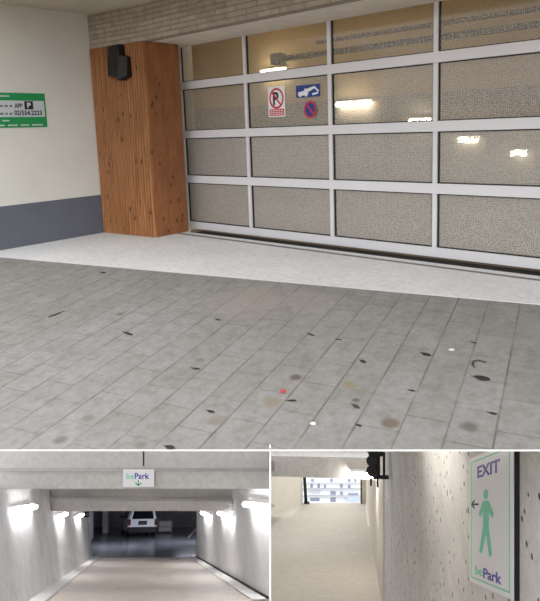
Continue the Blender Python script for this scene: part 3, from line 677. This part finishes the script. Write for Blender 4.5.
# ---- right passage: exit ramp with wall sign
def z3(y): return 1/(.04+.000408*(y-503))
def F3(x, y): return at(x, y, z3(y))
slab('floor_exit_ramp', 'ramptan', [F3(271.2, 740), F3(271.2, 515), F3(299, 502.9), F3(362, 502.9), F3(369, 505), F3(386, 611), F3(415, 740)], -cY*.15)
def NWp(z, v, off=0.0): return cw(.10033*z+1.0351+off, v-(519-PY)/F*z, z)
ztop = lambda z, py: -(py-519)/F*z
wl = [NWp(2.72, -1.75, .03), NWp(11.7, -1.75, .03), NWp(11.7, ztop(11.7, 432), .03), NWp(6.0, ztop(6, 441), .03), NWp(2.72, ztop(2.72, 449.6), .03)]
struct(MB().prism(wl, cX*.25).build('wall_exit_right', 'roughwall', origin=frame(wl[0], cX, cZ, cY)))
a, b_ = at(383.4, 614.5, 11.75), at(366.0, 503, 25.0)
w2 = [a-cY*.3, b_-cY*.3, at(366, 470, 25), at(383.4, 440, 11.75)]
slab('wall_exit_far', 'stripwall', w2, cX*.3)
k = [at(377, 640, 10.5), at(384, 640, 10.5), at(367.5, 504, 24.6), at(365.6, 504, 24.6)]
struct(MB().prism([k[0]-cY*.3, k[1]-cY*.3, k[2]-cY*.05, k[3]-cY*.05], cY*.12).build('trim_9', 'kerb'))
lwq = [at(270.9, 517, 19.6), at(302.5, 503.5, 24.9), at(302.5, 466, 24.9), at(270.9, 460, 19.6)]
slab('wall_exit_left', 'creamwall', lwq, cZ*.2)
def pbox(x0, y0, x1, y1, z, d):
    return MB().hexa([at(x0, y1, z), at(x1, y1, z), at(x1, y1, z)+cZ*d, at(x0, y1, z)+cZ*d, at(x0, y0, z), at(x1, y0, z), at(x1, y0, z)+cZ*d, at(x0, y0, z)+cZ*d])
struct(MB().hexa([at(270.8, 476.5, 15), at(382, 479.5, 15), at(382, 479.5, 15)+cZ*1, at(270.8, 476.5, 15)+cZ*1, at(270.8, 456, 15), at(382, 458, 15), at(382, 458, 15)+cZ*1, at(270.8, 456, 15)+cZ*1]).build('wall_exit_beam', 'beam', origin=at(270.8, 476, 15)))
struct(pbox(270.8, 440, 384, 459, 15.4, .6).build('wall_exit_recess', 'beamdk', origin=at(270.8, 476, 15)))
if False: slab('ceiling_exit', 'beamdk', [at(270.8, 470, 16), at(380, 470, 16), at(368, 474, 24.5), at(270.8, 474, 24.5)], cY*.3)
# gate frame at the top of the ramp
t = thing('gate_frame', at(334, 503, 24.8), 'dark metal frame around the exit opening at the top of the ramp', 'gate frame')
MB().hexa([at(304.6, 503.5, 24.8), at(307.6, 503.5, 24.8), at(307.6, 503.5, 24.8)+cZ*.1, at(304.6, 503.5, 24.8)+cZ*.1, at(302.8, 474, 24.8), at(305.8, 474, 24.8), at(305.8, 474, 24.8)+cZ*.1, at(302.8, 474, 24.8)+cZ*.1]).build('post', 'black', t)
pbox(360.8, 474, 361.8, 503.5, 24.8, .1).build('post', 'black', t)
pbox(304, 502.5, 309.5, 503.8, 24.7, .1).build('foot_plate', 'black', t)
struct(pbox(361.8, 470, 367, 504, 24.85, .2).build('wall_exit_return', 'creamwall'))
# lamp on the exit beam
q = thing('tube_lamp', at(363, 475, 15), 'bright tube lamp low on the exit ramp beam', 'light')
MB().tube(at(352, 474.5, 14.86), at(376, 475.5, 14.86), .05).build('tube', 'tube_exit', q)
pbox(351, 471.8, 377, 473.2, 14.84, .16).build('housing', 'housing', q)
# added lamp on arms, out of view above the sign, brightens the exit wall
q = thing('tube_lamp', NWp(6.0, ztop(6.0, 438), .02), 'added unseen tube lamp on arms on the pitted wall above the exit board', 'light')
la, lb_ = cw(1.0, -.352*5.0, 5.0), cw(1.15, -.352*6.8, 6.8)
MB().tube(la, lb_, .03).build('tube', 'tube_added', q)
for p_ in (la, lb_): MB().tube(p_+cY*.03, p_+cY*.03+cX*.62, .015).build('arm', 'steel', q)
MB().prism([la+cY*.03-cX*.04, la+cY*.03+cX*.04, lb_+cY*.03+cX*.04, lb_+cY*.03-cX*.04], cY*.04).build('housing', 'housing', q)
# black signal with hooded lamps on a bracket
t = thing('signal_light', at(385, 478, 11.0), 'black two lamp signal on a bracket at the end of the exit wall', 'signal light')
zS = 10.6
pbox(369, 446, 383, 457, zS-.1, .35).build('top_box', 'black', t, bevel=.02)
pbox(373, 452, 380.5, 480, zS, .22).build('housing', 'black', t, bevel=.03)
for y in (461, 471):
    hd = MB().tube(at(371.8, y, zS-.12), at(371.8, y, zS+.28), .095, 20).build('lamp_hood', 'black', t, smooth=False)
    MB().tube(at(371.8, y, zS-.125), at(371.8, y, zS-.115), .07, 20).build('lens', 'black', hd)
MB().tube(at(378, 477, zS+.05), at(388.5, 477.3, zS+.05), .035).build('bracket', 'black', t)
MB().tube(at(384, 452, zS+.05), at(384, 479, zS+.05), .022).build('conduit', 'black', t)
for x, y in ((371, 485.5), (377.5, 487)): MB().tube(at(x, 478, zS), at(x, y, zS), .018).build('cable', 'black', t)
# exit sign plate on the near wall
zl, zr, vt, vb = 4.421, 3.364, .443, -.458
def es(s, t_, h): 
    z = zl+(zr-zl)*s; v = vb+(vt-vb)*t_; return NWp(z, v) + cX*(.026-h)
t = thing('exit_sign', es(.5, 0, 0), 'tall white EXIT board with a green walking figure on the concrete wall', 'sign')
poly(es, rect(0, 0, 1, 1), 0, .030).build('board', 'white', t)
poly(es, rect(1.0, -.004, 1.008, 1.004), -.003, .026).build('dark_edge', 'black', t)
H = .030
for r_ in (rect(.045, .04, .06, .965), rect(.925, .04, .94, .965), rect(.045, .035, .94, .045), rect(.045, .958, .94, .968)):
    poly(es, r_, H, H+.0015).build('border', 'mint', t)
E_ = lambda s, t_, h: es(s, t_, h+H)
text_mb('EXIT', E_, (.23, .825, .75, .915), bold=.02).build('lettering_exit', 'purple', t)
text_mb('be', E_, (.17, .075, .36, .145), bold=.012).build('lettering_be', 'mint', t)
text_mb('Park', E_, (.38, .068, .78, .145), bold=.02).build('lettering_park', 'purple', t)
poly(E_, bar2(.09, .625, .255, .622, .014), 0, .002).build('arrow_shaft', 'ink', t)
for s in (-1, 1): poly(E_, bar2(.07, .6245, .145, .6245+s*.03, .016), 0, .002).build('arrow_barb', 'ink', t)
fig = MB()
def addp(p):
    m_ = poly(E_, p, 0, .002); fig.add(m_.v, m_.f)
addp(disc(.44, .69, .052, .036)); 
addp([(.36, .635), (.40, .645), (.48, .645), (.53, .628), (.62, .545), (.60, .52), (.57, .52), (.52, .56), (.51, .45), (.585, .255), (.525, .235), (.445, .405), (.34, .245), (.28, .262), (.375, .45), (.375, .565), (.315, .525), (.275, .53), (.27, .55)])
fig.build('walking_figure', 'mint', t)
# distant building seen through the exit
ZB3 = 150
t = thing('apartment_building', at(334, 520, ZB3), 'pale apartment facade with rows of windows seen through the exit opening', 'building')
pbox(285, 455, 385, 530, ZB3, 6).build('facade', 'facade', t)
for y in (483.4, 489.6, 496.6): pbox(300, y-.35, 370, y+.35, ZB3-.8, .8).build('balcony_slab', 'facadeg', t)
for (x0, y0, x1, y1, mt) in [(310.4, 484, 313, 488.8, 'facadew'), (317.5, 484, 320, 488.8, 'facadew'), (330.5, 491.4, 335.7, 495.9, 'facadew'), (348, 479, 350.6, 482.3, 'facadew'), (354.4, 479, 356.4, 482.3, 'facadew'),
                             (340.2, 484.3, 342.8, 487.6, 'facadew'), (348, 485, 350.5, 488.5, 'facadew'), (348, 493.3, 358.4, 495.9, 'facadew'), (310.4, 498, 319.5, 501.2, 'facadew'), (330.5, 497.5, 335.7, 502, 'facadew'),
                             (324, 485, 326, 488.8, 'facadew'), (340, 492, 343, 495.5, 'facadew'), (311, 479, 314, 482, 'facadew'), (330, 479, 333, 482, 'facadew')]:
    w_ = pbox(x0, y0, x1, y1, ZB3-.15, .2).build('window', mt, t)
pbox(347, 497.2, 359.6, 501.2, ZB3-.9, .1).build('balcony_panel', 'facadeb', t)
pbox(310, 491, 320, 493.5, ZB3-.9, .1).build('balcony_panel', 'facadeg', t)
